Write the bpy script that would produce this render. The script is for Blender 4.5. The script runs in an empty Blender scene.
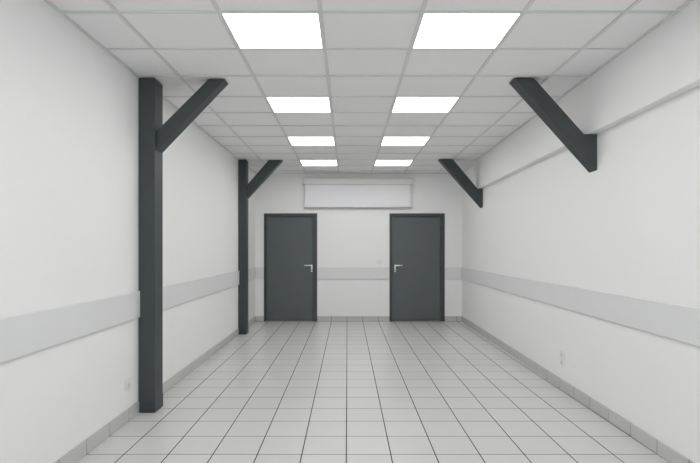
import bpy, bmesh, math, random
from mathutils import Vector, Matrix
random.seed(4)
SC = bpy.context.scene
COL = SC.collection

# ------------------------------------------------------------------ camera, world, exposure
cd = bpy.data.cameras.new('camera'); cam = bpy.data.objects.new('camera', cd); COL.objects.link(cam)
cam.location = (0, 0, 1.36); cam.rotation_euler = (math.pi/2, 0, 0)
cd.sensor_width = 36; cd.lens = 500/700*36
cd.shift_x = 2.5/700; cd.shift_y = 17.5/700
cd.clip_start = .05
SC.camera = cam
w = bpy.data.worlds.new('world'); SC.world = w; w.use_nodes = True
w.node_tree.nodes['Background'].inputs[0].default_value = (.9, .95, 1, 1)
w.node_tree.nodes['Background'].inputs[1].default_value = 4.5
vs = SC.view_settings
vs.view_transform = 'Standard'; vs.look = 'None'; vs.gamma = 1; vs.use_curve_mapping = False
vs.exposure = 0.0
PANEL = 8.0            # radiance of the ceiling light panels

# ------------------------------------------------------------------ materials
def mat(name, col, rough=.5, spec=.5, metal=0, noise=0, nscale=6, bump=0, bscale=60, coat=0):
    m = bpy.data.materials.new(name); m.use_nodes = True
    nt = m.node_tree; b = nt.nodes['Principled BSDF']
    b.inputs['Roughness'].default_value = rough
    b.inputs['Metallic'].default_value = metal
    b.inputs['Specular IOR Level'].default_value = spec
    b.inputs['Coat Weight'].default_value = coat
    tc = nt.nodes.new('ShaderNodeTexCoord')
    n = nt.nodes.new('ShaderNodeTexNoise'); n.inputs['Scale'].default_value = nscale; n.inputs['Detail'].default_value = 4
    nt.links.new(tc.outputs['Object'], n.inputs['Vector'])
    mx = nt.nodes.new('ShaderNodeMix'); mx.data_type = 'RGBA'
    mx.inputs[6].default_value = tuple(c*(1-noise) for c in col)+(1,)
    mx.inputs[7].default_value = tuple(min(1, c*(1+noise)) for c in col)+(1,)
    nt.links.new(n.outputs['Fac'], mx.inputs[0]); nt.links.new(mx.outputs[2], b.inputs['Base Color'])
    if bump:
        n2 = nt.nodes.new('ShaderNodeTexNoise'); n2.inputs['Scale'].default_value = bscale; n2.inputs['Detail'].default_value = 5
        nt.links.new(tc.outputs['Object'], n2.inputs['Vector'])
        bp = nt.nodes.new('ShaderNodeBump'); bp.inputs['Strength'].default_value = bump; bp.inputs['Distance'].default_value = .004
        nt.links.new(n2.outputs['Fac'], bp.inputs['Height']); nt.links.new(bp.outputs[0], b.inputs['Normal'])
    return m
M = dict(
    wall=mat('painted_wall', (.885, .885, .88), .65, .3, noise=.012, nscale=1.5, bump=.25, bscale=35),
    tile_ceiling=mat('mineral_ceiling_tile', (.90, .90, .895), .9, .2, noise=.02, nscale=90, bump=.3, bscale=220),
    grid=mat('ceiling_grid_metal', (.73, .73, .725), .55, .3, noise=.01),
    gap_shade=mat('painted_grid_shade', (.5, .5, .5), .8, .2),
    skirt=mat('skirting_tile', (.56, .56, .55), .4, .5, noise=.05, nscale=4),
    grout=mat('grey_grout', (.09, .09, .088), .9, .2, noise=.1, nscale=20),
    rail=mat('pale_grey_guard', (.76, .765, .768), .45, .4, noise=.01),
    post=mat('anthracite_wood_paint', (.052, .061, .063), .5, .4, noise=.12, nscale=5, bump=.25, bscale=30),
    band=mat('anthracite_base_paint', (.045, .054, .060), .45, .4, noise=.1),
    door=mat('anthracite_door', (.098, .112, .113), .42, .45, noise=.04, nscale=3),
    frame=mat('anthracite_frame', (.058, .062, .066), .42, .45, noise=.04, nscale=3),
    steel=mat('brushed_steel', (.78, .78, .77), .28, .5, metal=1),
    dark=mat('dark_socket_hole', (.02, .02, .02), .6, .3),
    plastic=mat('white_plastic', (.80, .80, .79), .35, .5),
    housing=mat('screen_housing_white', (.74, .74, .72), .45, .4),
    fabric=mat('white_screen_fabric', (.84, .84, .86), .8, .2, noise=.008),
    bar=mat('screen_grey_bar', (.42, .42, .42), .5, .4),
    light_frame=mat('white_light_frame', (.85, .85, .85), .5, .4),
)
# lamp diffuser
m = bpy.data.materials.new('lit_diffuser'); m.use_nodes = True; nt = m.node_tree; nt.nodes.clear()
em = nt.nodes.new('ShaderNodeEmission'); em.inputs[0].default_value = (1, .995, .985, 1); em.inputs[1].default_value = PANEL
out = nt.nodes.new('ShaderNodeOutputMaterial'); nt.links.new(em.outputs[0], out.inputs[0]); M['lamp'] = m

def floor_material():
    m = bpy.data.materials.new('ceramic_floor_tiles'); m.use_nodes = True
    nt = m.node_tree; b = nt.nodes['Principled BSDF']; L = nt.links.new
    def math_(op, a, bb=None, c=None):
        n = nt.nodes.new('ShaderNodeMath'); n.operation = op
        for i, v in enumerate((a, bb, c)):
            if v is None: continue
            if isinstance(v, (int, float)): n.inputs[i].default_value = v
            else: L(v, n.inputs[i])
        return n.outputs[0]
    tc = nt.nodes.new('ShaderNodeTexCoord'); sp = nt.nodes.new('ShaderNodeSeparateXYZ'); L(tc.outputs['Object'], sp.inputs[0])
    def axis(o, off, size, half):
        u = math_('DIVIDE', math_('SUBTRACT', o, off), size)
        fl = math_('FLOOR', u); fr = math_('SUBTRACT', u, fl)
        d = math_('MULTIPLY', math_('MINIMUM', fr, math_('SUBTRACT', 1, fr)), size)   # metres to the nearest joint
        mr = nt.nodes.new('ShaderNodeMapRange'); mr.interpolation_type = 'SMOOTHSTEP'
        L(d, mr.inputs['Value']); mr.inputs['From Min'].default_value = half*.7; mr.inputs['From Max'].default_value = half*1.3
        return fl, mr.outputs[0]
    fx, gx = axis(sp.outputs[0], -.008, .2945, .0036)
    fy, gy = axis(sp.outputs[1], 3.312-.318*20, .318, .0031)
    g = math_('MULTIPLY', gx, gy)                       # 1 on the tile, 0 in a joint
    cb = nt.nodes.new('ShaderNodeCombineXYZ'); L(fx, cb.inputs[0]); L(fy, cb.inputs[1])
    wn = nt.nodes.new('ShaderNodeTexWhiteNoise'); L(cb.outputs[0], wn.inputs['Vector'])
    ns = nt.nodes.new('ShaderNodeTexNoise'); ns.inputs['Scale'].default_value = 9; ns.inputs['Detail'].default_value = 5
    L(tc.outputs['Object'], ns.inputs['Vector'])
    v = math_('ADD', math_('MULTIPLY', wn.outputs['Value'], .03), math_('MULTIPLY', ns.outputs['Fac'], .03))
    v = math_('ADD', v, .605)
    tcv = nt.nodes.new('ShaderNodeCombineColor'); L(v, tcv.inputs[0]); L(v, tcv.inputs[1]); L(math_('MULTIPLY', v, .985), tcv.inputs[2])
    mx = nt.nodes.new('ShaderNodeMix'); mx.data_type = 'RGBA'; L(g, mx.inputs[0])
    mx.inputs[6].default_value = (.02, .02, .02, 1); L(tcv.outputs[0], mx.inputs[7])
    L(mx.outputs[2], b.inputs['Base Color'])
    rr = nt.nodes.new('ShaderNodeMapRange'); L(g, rr.inputs['Value']); rr.inputs['To Min'].default_value = .9; rr.inputs['To Max'].default_value = .30
    L(rr.outputs[0], b.inputs['Roughness'])
    b.inputs['Specular IOR Level'].default_value = .5
    n3 = nt.nodes.new('ShaderNodeTexNoise'); n3.inputs['Scale'].default_value = 14; L(tc.outputs['Object'], n3.inputs['Vector'])
    h = math_('ADD', g, math_('MULTIPLY', n3.outputs['Fac'], .12))
    bp = nt.nodes.new('ShaderNodeBump'); bp.inputs['Distance'].default_value = .002; bp.inputs['Strength'].default_value = .4
    L(h, bp.inputs['Height']); L(bp.outputs[0], b.inputs['Normal'])
    return m
M['floor'] = floor_material()

# ------------------------------------------------------------------ helpers
def tag(o, label=None, cat=None, group=None, kind=None):
    for k, v in (('label', label), ('category', cat), ('group', group), ('kind', kind)):
        if v: o[k] = v
    return o
def obj(name, bm, mats, parent=None, loc=None, smooth=False):
    bmesh.ops.recalc_face_normals(bm, faces=bm.faces)
    me = bpy.data.meshes.new(name); bm.to_mesh(me); bm.free()
    if smooth:
        for p in me.polygons: p.use_smooth = True
        me.set_sharp_from_angle(angle=math.radians(35))
    for mm in (mats if isinstance(mats, (list, tuple)) else [mats]): me.materials.append(mm)
    o = bpy.data.objects.new(name, me); COL.objects.link(o)
    if loc: o.location = loc
    o.parent = parent
    return o
def empty(name, loc=(0, 0, 0)):
    o = bpy.data.objects.new(name, None); COL.objects.link(o); o.location = loc; o.empty_display_size = .2
    return o
def box(bm, x0, x1, y0, y1, z0, z1, bev=0, mi=0, seg=2):
    """axis aligned box with optional bevelled edges"""
    t = bmesh.new()
    vs_ = [t.verts.new(p) for p in ((x0,y0,z0),(x1,y0,z0),(x1,y1,z0),(x0,y1,z0),(x0,y0,z1),(x1,y0,z1),(x1,y1,z1),(x0,y1,z1))]
    for f in ((0,3,2,1),(4,5,6,7),(0,1,5,4),(1,2,6,5),(2,3,7,6),(3,0,4,7)): t.faces.new([vs_[i] for i in f])
    finish(bm, t, bev, mi, seg)
def finish(bm, t, bev, mi, seg=2):
    bmesh.ops.recalc_face_normals(t, faces=t.faces)
    if bev: bmesh.ops.bevel(t, geom=list(t.edges), offset=bev, segments=seg, profile=.5, affect='EDGES')
    for f in t.faces: f.material_index = mi
    me = bpy.data.meshes.new('tmp'); t.to_mesh(me); t.free(); bm.from_mesh(me); bpy.data.meshes.remove(me)
def prism_xz(bm, pts, y0, y1, bev=0, mi=0):
    """polygon in the xz plane given thickness along y"""
    t = bmesh.new()
    a = [t.verts.new((x, y0, z)) for x, z in pts]; b = [t.verts.new((x, y1, z)) for x, z in pts]
    n = len(pts); t.faces.new(a); t.faces.new(b[::-1])
    for i in range(n): t.faces.new((a[i], b[i], b[(i+1) % n], a[(i+1) % n]))
    finish(bm, t, bev, mi)
def prism_xy(bm, pts, z0, z1, bev=0, mi=0):
    t = bmesh.new()
    a = [t.verts.new((x, y, z0)) for x, y in pts]; b = [t.verts.new((x, y, z1)) for x, y in pts]
    n = len(pts); t.faces.new(a); t.faces.new(b[::-1])
    for i in range(n): t.faces.new((a[i], b[i], b[(i+1) % n], a[(i+1) % n]))
    finish(bm, t, bev, mi)
def cyl(bm, p0, p1, r, seg=16, bev=0, mi=0, r2=None):
    p0, p1 = Vector(p0), Vector(p1); d = p1-p0; t = bmesh.new()
    bmesh.ops.create_cone(t, cap_ends=True, segments=seg, radius1=r, radius2=r if r2 is None else r2, depth=d.length)
    if bev:
        es = [e for e in t.edges if any(len(f.verts) > 4 for f in e.link_faces)]
        bmesh.ops.bevel(t, geom=es, offset=bev, segments=2, profile=.5, affect='EDGES')
    q = Vector((0, 0, 1)).rotation_difference(d.normalized()).to_matrix().to_4x4()
    bmesh.ops.transform(t, matrix=Matrix.Translation((p0+p1)/2) @ q, verts=t.verts)
    for f in t.faces: f.material_index = mi
    me = bpy.data.meshes.new('tmp'); t.to_mesh(me); t.free(); bm.from_mesh(me); bpy.data.meshes.remove(me)
def copy_tree(o, parent=None):
    c = o.copy(); COL.objects.link(c); c.parent = parent
    for ch in [k for k in bpy.data.objects if k.parent == o]: copy_tree(ch, c)
    return c

# ------------------------------------------------------------------ room dimensions
YF, YB = -3.2, 9.405          # wall behind the camera, back wall
H = 2.782
XL = -1.737
SX = .0165                    # the right wall runs slightly out of parallel
def xr(y): return 2.038 + SX*(y-2)
def xbeam(y): return 1.966 + .0165*(y-2)
P1, P2 = 4.15, 7.95           # front faces of the two post frames
YBE = 8.03                    # the beam ends at the far brace
PD = .183                     # post depth

# floor
bm = bmesh.new(); box(bm, XL-.3, 2.6, YF-.2, YB+.3, -.1, 0); tag(obj('floor', bm, M['floor']), kind='structure')
# walls
bm = bmesh.new(); box(bm, XL-.2, XL, YF-.2, YB+.2, 0, 2.86); tag(obj('wall_left', bm, M['wall']), kind='structure')
bm = bmesh.new(); prism_xy(bm, [(xr(YF-.2), YF-.2), (2.6, YF-.2), (2.6, YB+.2), (xr(YB+.2), YB+.2)], 0, 2.86)
tag(obj('wall_right', bm, M['wall']), kind='structure')
WX0, WX1, WZ0, WZ1 = -1.2, 1.35, .95, 2.45     # unseen opening added behind the camera for soft frontal daylight
bm = bmesh.new()
for x0, x1, z0, z1 in ((XL, WX0, 0, 2.86), (WX1, xr(YF), 0, 2.86), (WX0, WX1, 0, WZ0), (WX0, WX1, WZ1, 2.86)): box(bm, x0, x1, YF-.2, YF, z0, z1)
tag(obj('wall_front', bm, M['wall']), kind='structure')
bm = bmesh.new()
for x0, x1, z0, z1 in ((WX0, WX0+.06, WZ0, WZ1), (WX1-.06, WX1, WZ0, WZ1), (WX0, WX1, WZ0, WZ0+.06), (WX0, WX1, WZ1-.06, WZ1), (.045, .105, WZ0, WZ1)):
    box(bm, x0, x1, YF-.12, YF-.06, z0, z1, bev=.004)
tag(obj('added_window_1', bm, M['light_frame']), kind='structure')
D1 = (-1.571, -.570); D2 = (.790, 1.828); DH = 2.030
bm = bmesh.new()
for x0, x1, z0 in ((XL, D1[0], 0), (D1[0], D1[1], DH), (D1[1], D2[0], 0), (D2[0], D2[1], DH), (D2[1], xr(YB), 0)):
    box(bm, x0, x1, YB, YB+.2, z0, 2.86)
tag(obj('wall_back', bm, M['wall']), kind='structure')
# boxed beam along the top of the right wall
bm = bmesh.new(); prism_xy(bm, [(xbeam(YF), YF), (xr(YF)+.02, YF), (xr(YBE)+.02, YBE), (xbeam(YBE), YBE)], 2.315, 2.86, bev=.004)
tag(obj('trim_1', bm, M['wall']), kind='structure')

# ceiling of lay-in tiles
CW, CD = .612, .5556
cx = [-.163+CW*k for k in range(-3, 5)]
ry = [3.01+CD*k for k in range(-12, 13)]
light_cells = [(i, k) for k in (-9, -6, -3, 0, 3, 6, 9) for i in (-1, 1)]
XA, XB = XL-.03, 2.25
bm = bmesh.new()
for i in range(-4, 5):
    x0 = max(XA, -.163+CW*i); x1 = min(XB, -.163+CW*(i+1))
    if x1 <= x0: continue
    for k in range(-12, 13):
        y0 = max(YF-.05, 3.01+CD*k); y1 = min(YB+.05, 3.01+CD*(k+1))
        if y1 <= y0 or (i, k) in light_cells: continue
        box(bm, x0+.004, x1-.004, y0+.004, y1-.004, H+.006, H+.022)
tag(obj('ceiling', bm, M['tile_ceiling']), kind='structure')
# suspended grid: flat tees with gap shade painted as grey strips above them, and the wall angle
bm = bmesh.new()
for x in cx: box(bm, x-.012, x+.012, YF, YB, H, H+.004)
for y in ry:
    if YF < y < YB: box(bm, XL, 2.19, y-.012, y+.012, H+.0005, H+.0045)
for x in cx: box(bm, x-.0125, x+.0125, YF, YB, H+.004, H+.02, mi=1)
for y in ry:
    if YF < y < YB: box(bm, XL, 2.19, y-.0125, y+.0125, H+.0045, H+.02, mi=1)
box(bm, XL, XL+.022, YF, YB, H-.001, H+.006)
box(bm, XL, xr(YB), YB-.022, YB, H-.001, H+.006)
prism_xy(bm, [(xbeam(YF)-.022, YF), (xbeam(YF), YF), (xbeam(YBE), YBE), (xbeam(YBE)-.022, YBE)], H-.001, H+.006)
tag(obj('trim_2', bm, [M['grid'], M['gap_shade']]), kind='structure')

# skirting tiles
TS = .318; T0 = 3.312-TS*24
def joints(a, b):
    ys = [a] + [T0+TS*k for k in range(60) if a+.02 < T0+TS*k < b-.02] + [b]
    return zip(ys[:-1], ys[1:])
SK = .098
bm = bmesh.new()
for a, b in ((YF, P1), (P1+PD, P2), (P2+PD, YB)):
    for y0, y1 in joints(a, b): box(bm, XL, XL+.010, y0+.0032, y1-.0032, .002, SK, bev=.0008)
    box(bm, XL, XL+.0075, a, b, 0, SK-.002, mi=1)
tag(obj('baseboard_left', bm, [M['skirt'], M['grout']]), kind='structure')
bm = bmesh.new()
for y0, y1 in joints(YF, YB):
    p, q = y0+.0032, y1-.0032
    prism_xy(bm, [(xr(p)-.010, p), (xr(p), p), (xr(q), q), (xr(q)-.010, q)], .002, SK, bev=.0008)
prism_xy(bm, [(xr(YF)-.0075, YF), (xr(YF), YF), (xr(YB), YB), (xr(YB)-.0075, YB)], 0, SK-.002, mi=1)
tag(obj('baseboard_right', bm, [M['skirt'], M['grout']]), kind='structure')
bm = bmesh.new()
for a, b in ((XL+.01, D1[0]), (D1[1], D2[0]), (D2[1], xr(YB)-.01)):
    xs = [a] + [-.008+.2945*k for k in range(-6, 8) if a+.02 < -.008+.2945*k < b-.02] + [b]
    for x0, x1 in zip(xs[:-1], xs[1:]): box(bm, x0+.0032, x1-.0032, YB-.010, YB, .002, SK, bev=.0008)
    box(bm, a, b, YB-.0075, YB, 0, SK-.002, mi=1)
tag(obj('baseboard_back', bm, [M['skirt'], M['grout']]), kind='structure')

# ------------------------------------------------------------------ doors
def door(n, x0, x1, handle_x, lever_dir, fl, fr, label):
    r = empty('door_%d' % n, ((x0+x1)/2, YB, 0)); tag(r, label, kind='structure')
    cxm = (x0+x1)/2; hw = (x1-x0)/2
    ft = .062
    bm = bmesh.new()
    box(bm, -hw, -hw+fl, -.012, .11, 0, DH, bev=.003)
    box(bm, hw-fr, hw, -.012, .11, 0, DH, bev=.003)
    box(bm, -hw+fl-.001, hw-fr+.001, -.012, .11, DH-ft, DH, bev=.003)
    # rebate behind the leaf
    box(bm, -hw+fl-.004, hw-fr+.004, .075, .10, 0, DH-ft+.004)
    obj('door_frame', bm, M['frame'], r)
    bm = bmesh.new(); box(bm, -hw+fl+.004, hw-fr-.004, .012, .055, .008, DH-ft-.004, bev=.003)
    leaf = obj('door_leaf', bm, M['door'], r)
    hx = handle_x-cxm; s = lever_dir; yz = .012
    bm = bmesh.new(); box(bm, hx-.013, hx+.013, yz-.010, yz, .93, 1.068, bev=.003)
    h = obj('door_handle', bm, M['steel'], r)
    bm = bmesh.new()
    cyl(bm, (hx, yz-.008, 1.052), (hx, yz-.062, 1.052), .011, bev=.002)
    cyl(bm, (hx-s*.008, yz-.056, 1.052), (hx+s*.140, yz-.056, 1.052), .012, bev=.004)
    obj('lever', bm, M['steel'], h, smooth=True)
    bm = bmesh.new(); cyl(bm, (hx, yz-.0115, .965), (hx, yz-.006, .965), .009, seg=16)
    box(bm, hx-.003, hx+.003, yz-.0112, yz-.006, .944, .962)
    obj('keyhole', bm, M['dark'], h)
    bm = bmesh.new()
    hs = -hw+fl if s < 0 else hw-fr
    for z in (.25, 1.0, 1.75): cyl(bm, (hs, .004, z-.05), (hs, .004, z+.05), .007, seg=12, bev=.001)
    obj('hinge', bm, M['frame'], r, smooth=True)
    return r
door(1, D1[0], D1[1], -.672, -1, .035, .072, 'dark grey flush door on the left of the back wall, lever handle at its right edge')
door(2, D2[0], D2[1], .895, 1, .048, .068, 'dark grey flush door on the right of the back wall, lever handle at its left edge')

# ------------------------------------------------------------------ posts and braces
TOP = H-.0005
def post(pts):
    r = empty('timber_post', (XL, P1, 0))
    wd = 1.737-1.600
    bm = bmesh.new(); box(bm, .0, wd, 0, PD, 0, TOP, bev=.005)
    obj('post_shaft', bm, M['post'], r)
    bm = bmesh.new(); box(bm, .0, wd+.0025, -.0025, PD+.0025, 0, .105, bev=.002)
    obj('base_band', bm, M['band'], r)
    bm = bmesh.new(); o = -XL
    prism_xz(bm, [(x+o, z) for x, z in pts], .026, .160, bev=.004)
    obj('brace', bm, M['post'], r)
    return r
p1 = post([(-1.160, TOP), (-1.024, TOP), (-1.599, 2.180), (-1.599, 2.343)])
tag(p1, 'dark grey square timber post with angled brace, nearer of the two on the left wall', 'post', 'posts along the left wall')
p2 = post([(-1.245, TOP), (-1.030, TOP), (-1.599, 2.165), (-1.599, 2.372)]); p2.location = (XL-.012, P2, 0)
tag(p2, 'dark grey timber post with angled brace, farther one close to the left door', 'post', 'posts along the left wall')

def brace(y, th=0):
    o = xr(P1); r = empty('wall_brace', (xr(y), y, 2.0))
    bm = bmesh.new()
    pts = [(1.384, TOP), (1.548+th, TOP), (1.965+th*.5, 2.3145), (o-.001, 2.3145), (o-.001, 2.012)]
    prism_xz(bm, [(x-o, z-2.0) for x, z in pts], 0, .140, bev=.004)
    obj('strut', bm, M['post'], r)
    return r
for y, lb in ((P1, 'dark grey diagonal timber brace under the beam, large near one on the right wall'),
              (P2-.06, 'dark grey diagonal timber brace on the right wall, small far one near the right door')):
    b = brace(y, 0 if y == P1 else .05); tag(b, lb, 'brace', 'braces on the right wall')
# brace of one piece: keep the mesh itself as the thing
for r in [o for o in COL.objects if o.name.startswith('wall_brace')]:
    ch = [k for k in bpy.data.objects if k.parent == r][0]
    loc = r.location.copy(); nm = r.name; props = {k: r[k] for k in ('label', 'category', 'group')}
    bpy.data.objects.remove(r); ch.parent = None; ch.location = loc; ch.name = nm
    for k, v in props.items(): ch[k] = v

# ------------------------------------------------------------------ wall guard strips
RZ0, RZ1, RT = .793, 1.014, .018
G = 'wall guard strips at rail height'
def rail(bm, label):
    tag(obj('wall_guard_strip', bm, M['rail']), label, 'wall guard', G)
for a, b, lb in ((YF+.001, P1-.001, 'pale grey guard strip on the left wall, nearest stretch ahead of the first post'),
                 (P1+PD+.001, P2-.001, 'pale grey guard strip on the left wall between the two dark posts'),
                 (P2+PD+.001, YB-.001, 'short pale grey guard strip on the left wall behind the far post')):
    bm = bmesh.new(); box(bm, XL, XL+RT, a, b, RZ0, RZ1, bev=.005); rail(bm, lb)
bm = bmesh.new(); a, b = YF+.001, YB-.001
prism_xy(bm, [(xr(a)-RT, a), (xr(a), a), (xr(b), b), (xr(b)-RT, b)], RZ0, RZ1, bev=.005)
rail(bm, 'long unbroken pale grey guard strip running along the right wall')
for x0, x1, lb in ((XL+RT+.001, D1[0]-.002, 'tiny pale grey guard strip left of the left door on the back wall'),
                   (D1[1]+.002, D2[0]-.002, 'pale grey guard strip on the back wall between the two doors'),
                   (D2[1]+.002, xr(YB)-RT-.001, 'short pale grey guard strip right of the right door on the back wall')):
    bm = bmesh.new(); box(bm, x0, x1, YB-RT, YB, RZ0, RZ1, bev=.005); rail(bm, lb)

# ------------------------------------------------------------------ projection screen
r = empty('projection_screen', (.19, YB-.001, 2.55)); tag(r, 'white roll-up projection screen in a slim housing high on the back wall', 'projection screen')
hx0, hx1 = -.839-.19, 1.218-.19
bm = bmesh.new(); box(bm, hx0+.012, hx1-.012, -.105, 0, .015, .125, bev=.012, seg=3); obj('housing', bm, M['housing'], r, smooth=True)
for a, b in ((hx0, hx0+.014), (hx1-.014, hx1)):
    bm = bmesh.new(); box(bm, a, b, -.109, 0, .011, .129, bev=.004); obj('end_cap', bm, M['housing'], r)
bm = bmesh.new(); box(bm, hx0+.035, hx1-.020, -.052, -.048, -.405, .02)
f = obj('screen_fabric', bm, M['fabric'], r)
bm = bmesh.new(); box(bm, hx1-.046, hx1-.040, -.0535, -.0515, -.405, .016); obj('border', bm, M['bar'], f)
bm = bmesh.new(); box(bm, hx0+.035, hx0+.041, -.0535, -.0515, -.405, .016); obj('border', bm, M['bar'], f)
bm = bmesh.new(); box(bm, hx0+.030, hx1-.018, -.060, -.040, -.424, -.403, bev=.004); obj('bottom_bar', bm, M['bar'], r)

# ------------------------------------------------------------------ sockets and switch
def socket(label, loc, rz, wd, ht):
    """plate in the local xz plane, facing -y"""
    bm = bmesh.new(); box(bm, -wd/2, wd/2, -.011, 0, -ht/2, ht/2, bev=.003)
    r = empty('power_socket', loc); r.rotation_euler = (0, 0, rz)
    tag(r, label, 'power socket')
    obj('plate', bm, M['plastic'], r)
    n = 2 if ht > wd*1.3 else 1
    for k in range(n):
        z = 0 if n == 1 else (-.25+.5*k)*ht
        bm = bmesh.new(); t = bmesh.new()
        cyl(bm, (0, -.013, z), (0, -.010, z), .022, seg=28, bev=.001)
        rc = obj('recess', bm, M['plastic'], r, smooth=True)
        bm = bmesh.new()
        for dx in (-.0095, .0095): cyl(bm, (dx, -.0142, z), (dx, -.012, z), .0032, seg=12)
        cyl(bm, (0, -.0142, z-.011), (0, -.012, z-.011), .0025, seg=12)
        cyl(bm, (0, -.0142, z+.011), (0, -.012, z+.011), .0025, seg=12)
        obj('pin_hole', bm, M['dark'], rc); t.free()
socket('small white power socket low on the left wall beside the near post', (XL, 3.94, .29), -math.pi/2+math.pi, .085, .085)
socket('white double power socket low on the right wall above the skirting tiles', (xr(4.84), 4.84, .30), math.pi/2+math.pi, .085, .14)
r = empty('light_switch', (.605, YB, 1.115)); tag(r, 'small white light switch on the back wall left of the right door', 'light switch')
bm = bmesh.new(); box(bm, -.042, .042, -.009, 0, -.042, .042, bev=.003); obj('plate', bm, M['plastic'], r)
bm = bmesh.new(); box(bm, -.024, .024, -.013, -.008, -.026, .026, bev=.002); obj('rocker', bm, M['plastic'], r)

# ------------------------------------------------------------------ ceiling lights
def ceiling_light():
    r = empty('ceiling_light')
    w2, d2 = CW/2-.0135, CD/2-.0135
    bm = bmesh.new(); e = .004
    box(bm, -w2, w2, -d2, -d2+e, 0, .05); box(bm, -w2, w2, d2-e, d2, 0, .05)
    box(bm, -w2, -w2+e, -d2+e, d2-e, 0, .05); box(bm, w2-e, w2, -d2+e, d2-e, 0, .05)
    box(bm, -w2, w2, -d2, d2, .05, .055)
    obj('frame', bm, M['light_frame'], r)
    bm = bmesh.new(); box(bm, -w2+e, w2-e, -d2+e, d2-e, .003, .009)
    obj('diffuser', bm, M['lamp'], r)
    return r
order = ['front row nearest the camera', 'second row from the camera', 'third row from the camera', 'far row nearest the screen']
first = None
for (i, k) in light_cells:
    o = ceiling_light() if first is None else copy_tree(first)
    if first is None: first = o
    o.location = (-.163+CW*(i+.5), 3.01+CD*(k+.5), H+.001)
    side = 'left' if i < 0 else 'right'
    if k >= 0: lb = 'lit square ceiling light panel, %s one of the %s' % (side, order[k//3])
    else: lb = 'lit ceiling light panel behind the camera, %s side, %s' % (side, {-3: 'nearest', -6: 'middle', -9: 'rearmost'}[k])
    tag(o, lb, 'ceiling light', 'square light panels in the ceiling')
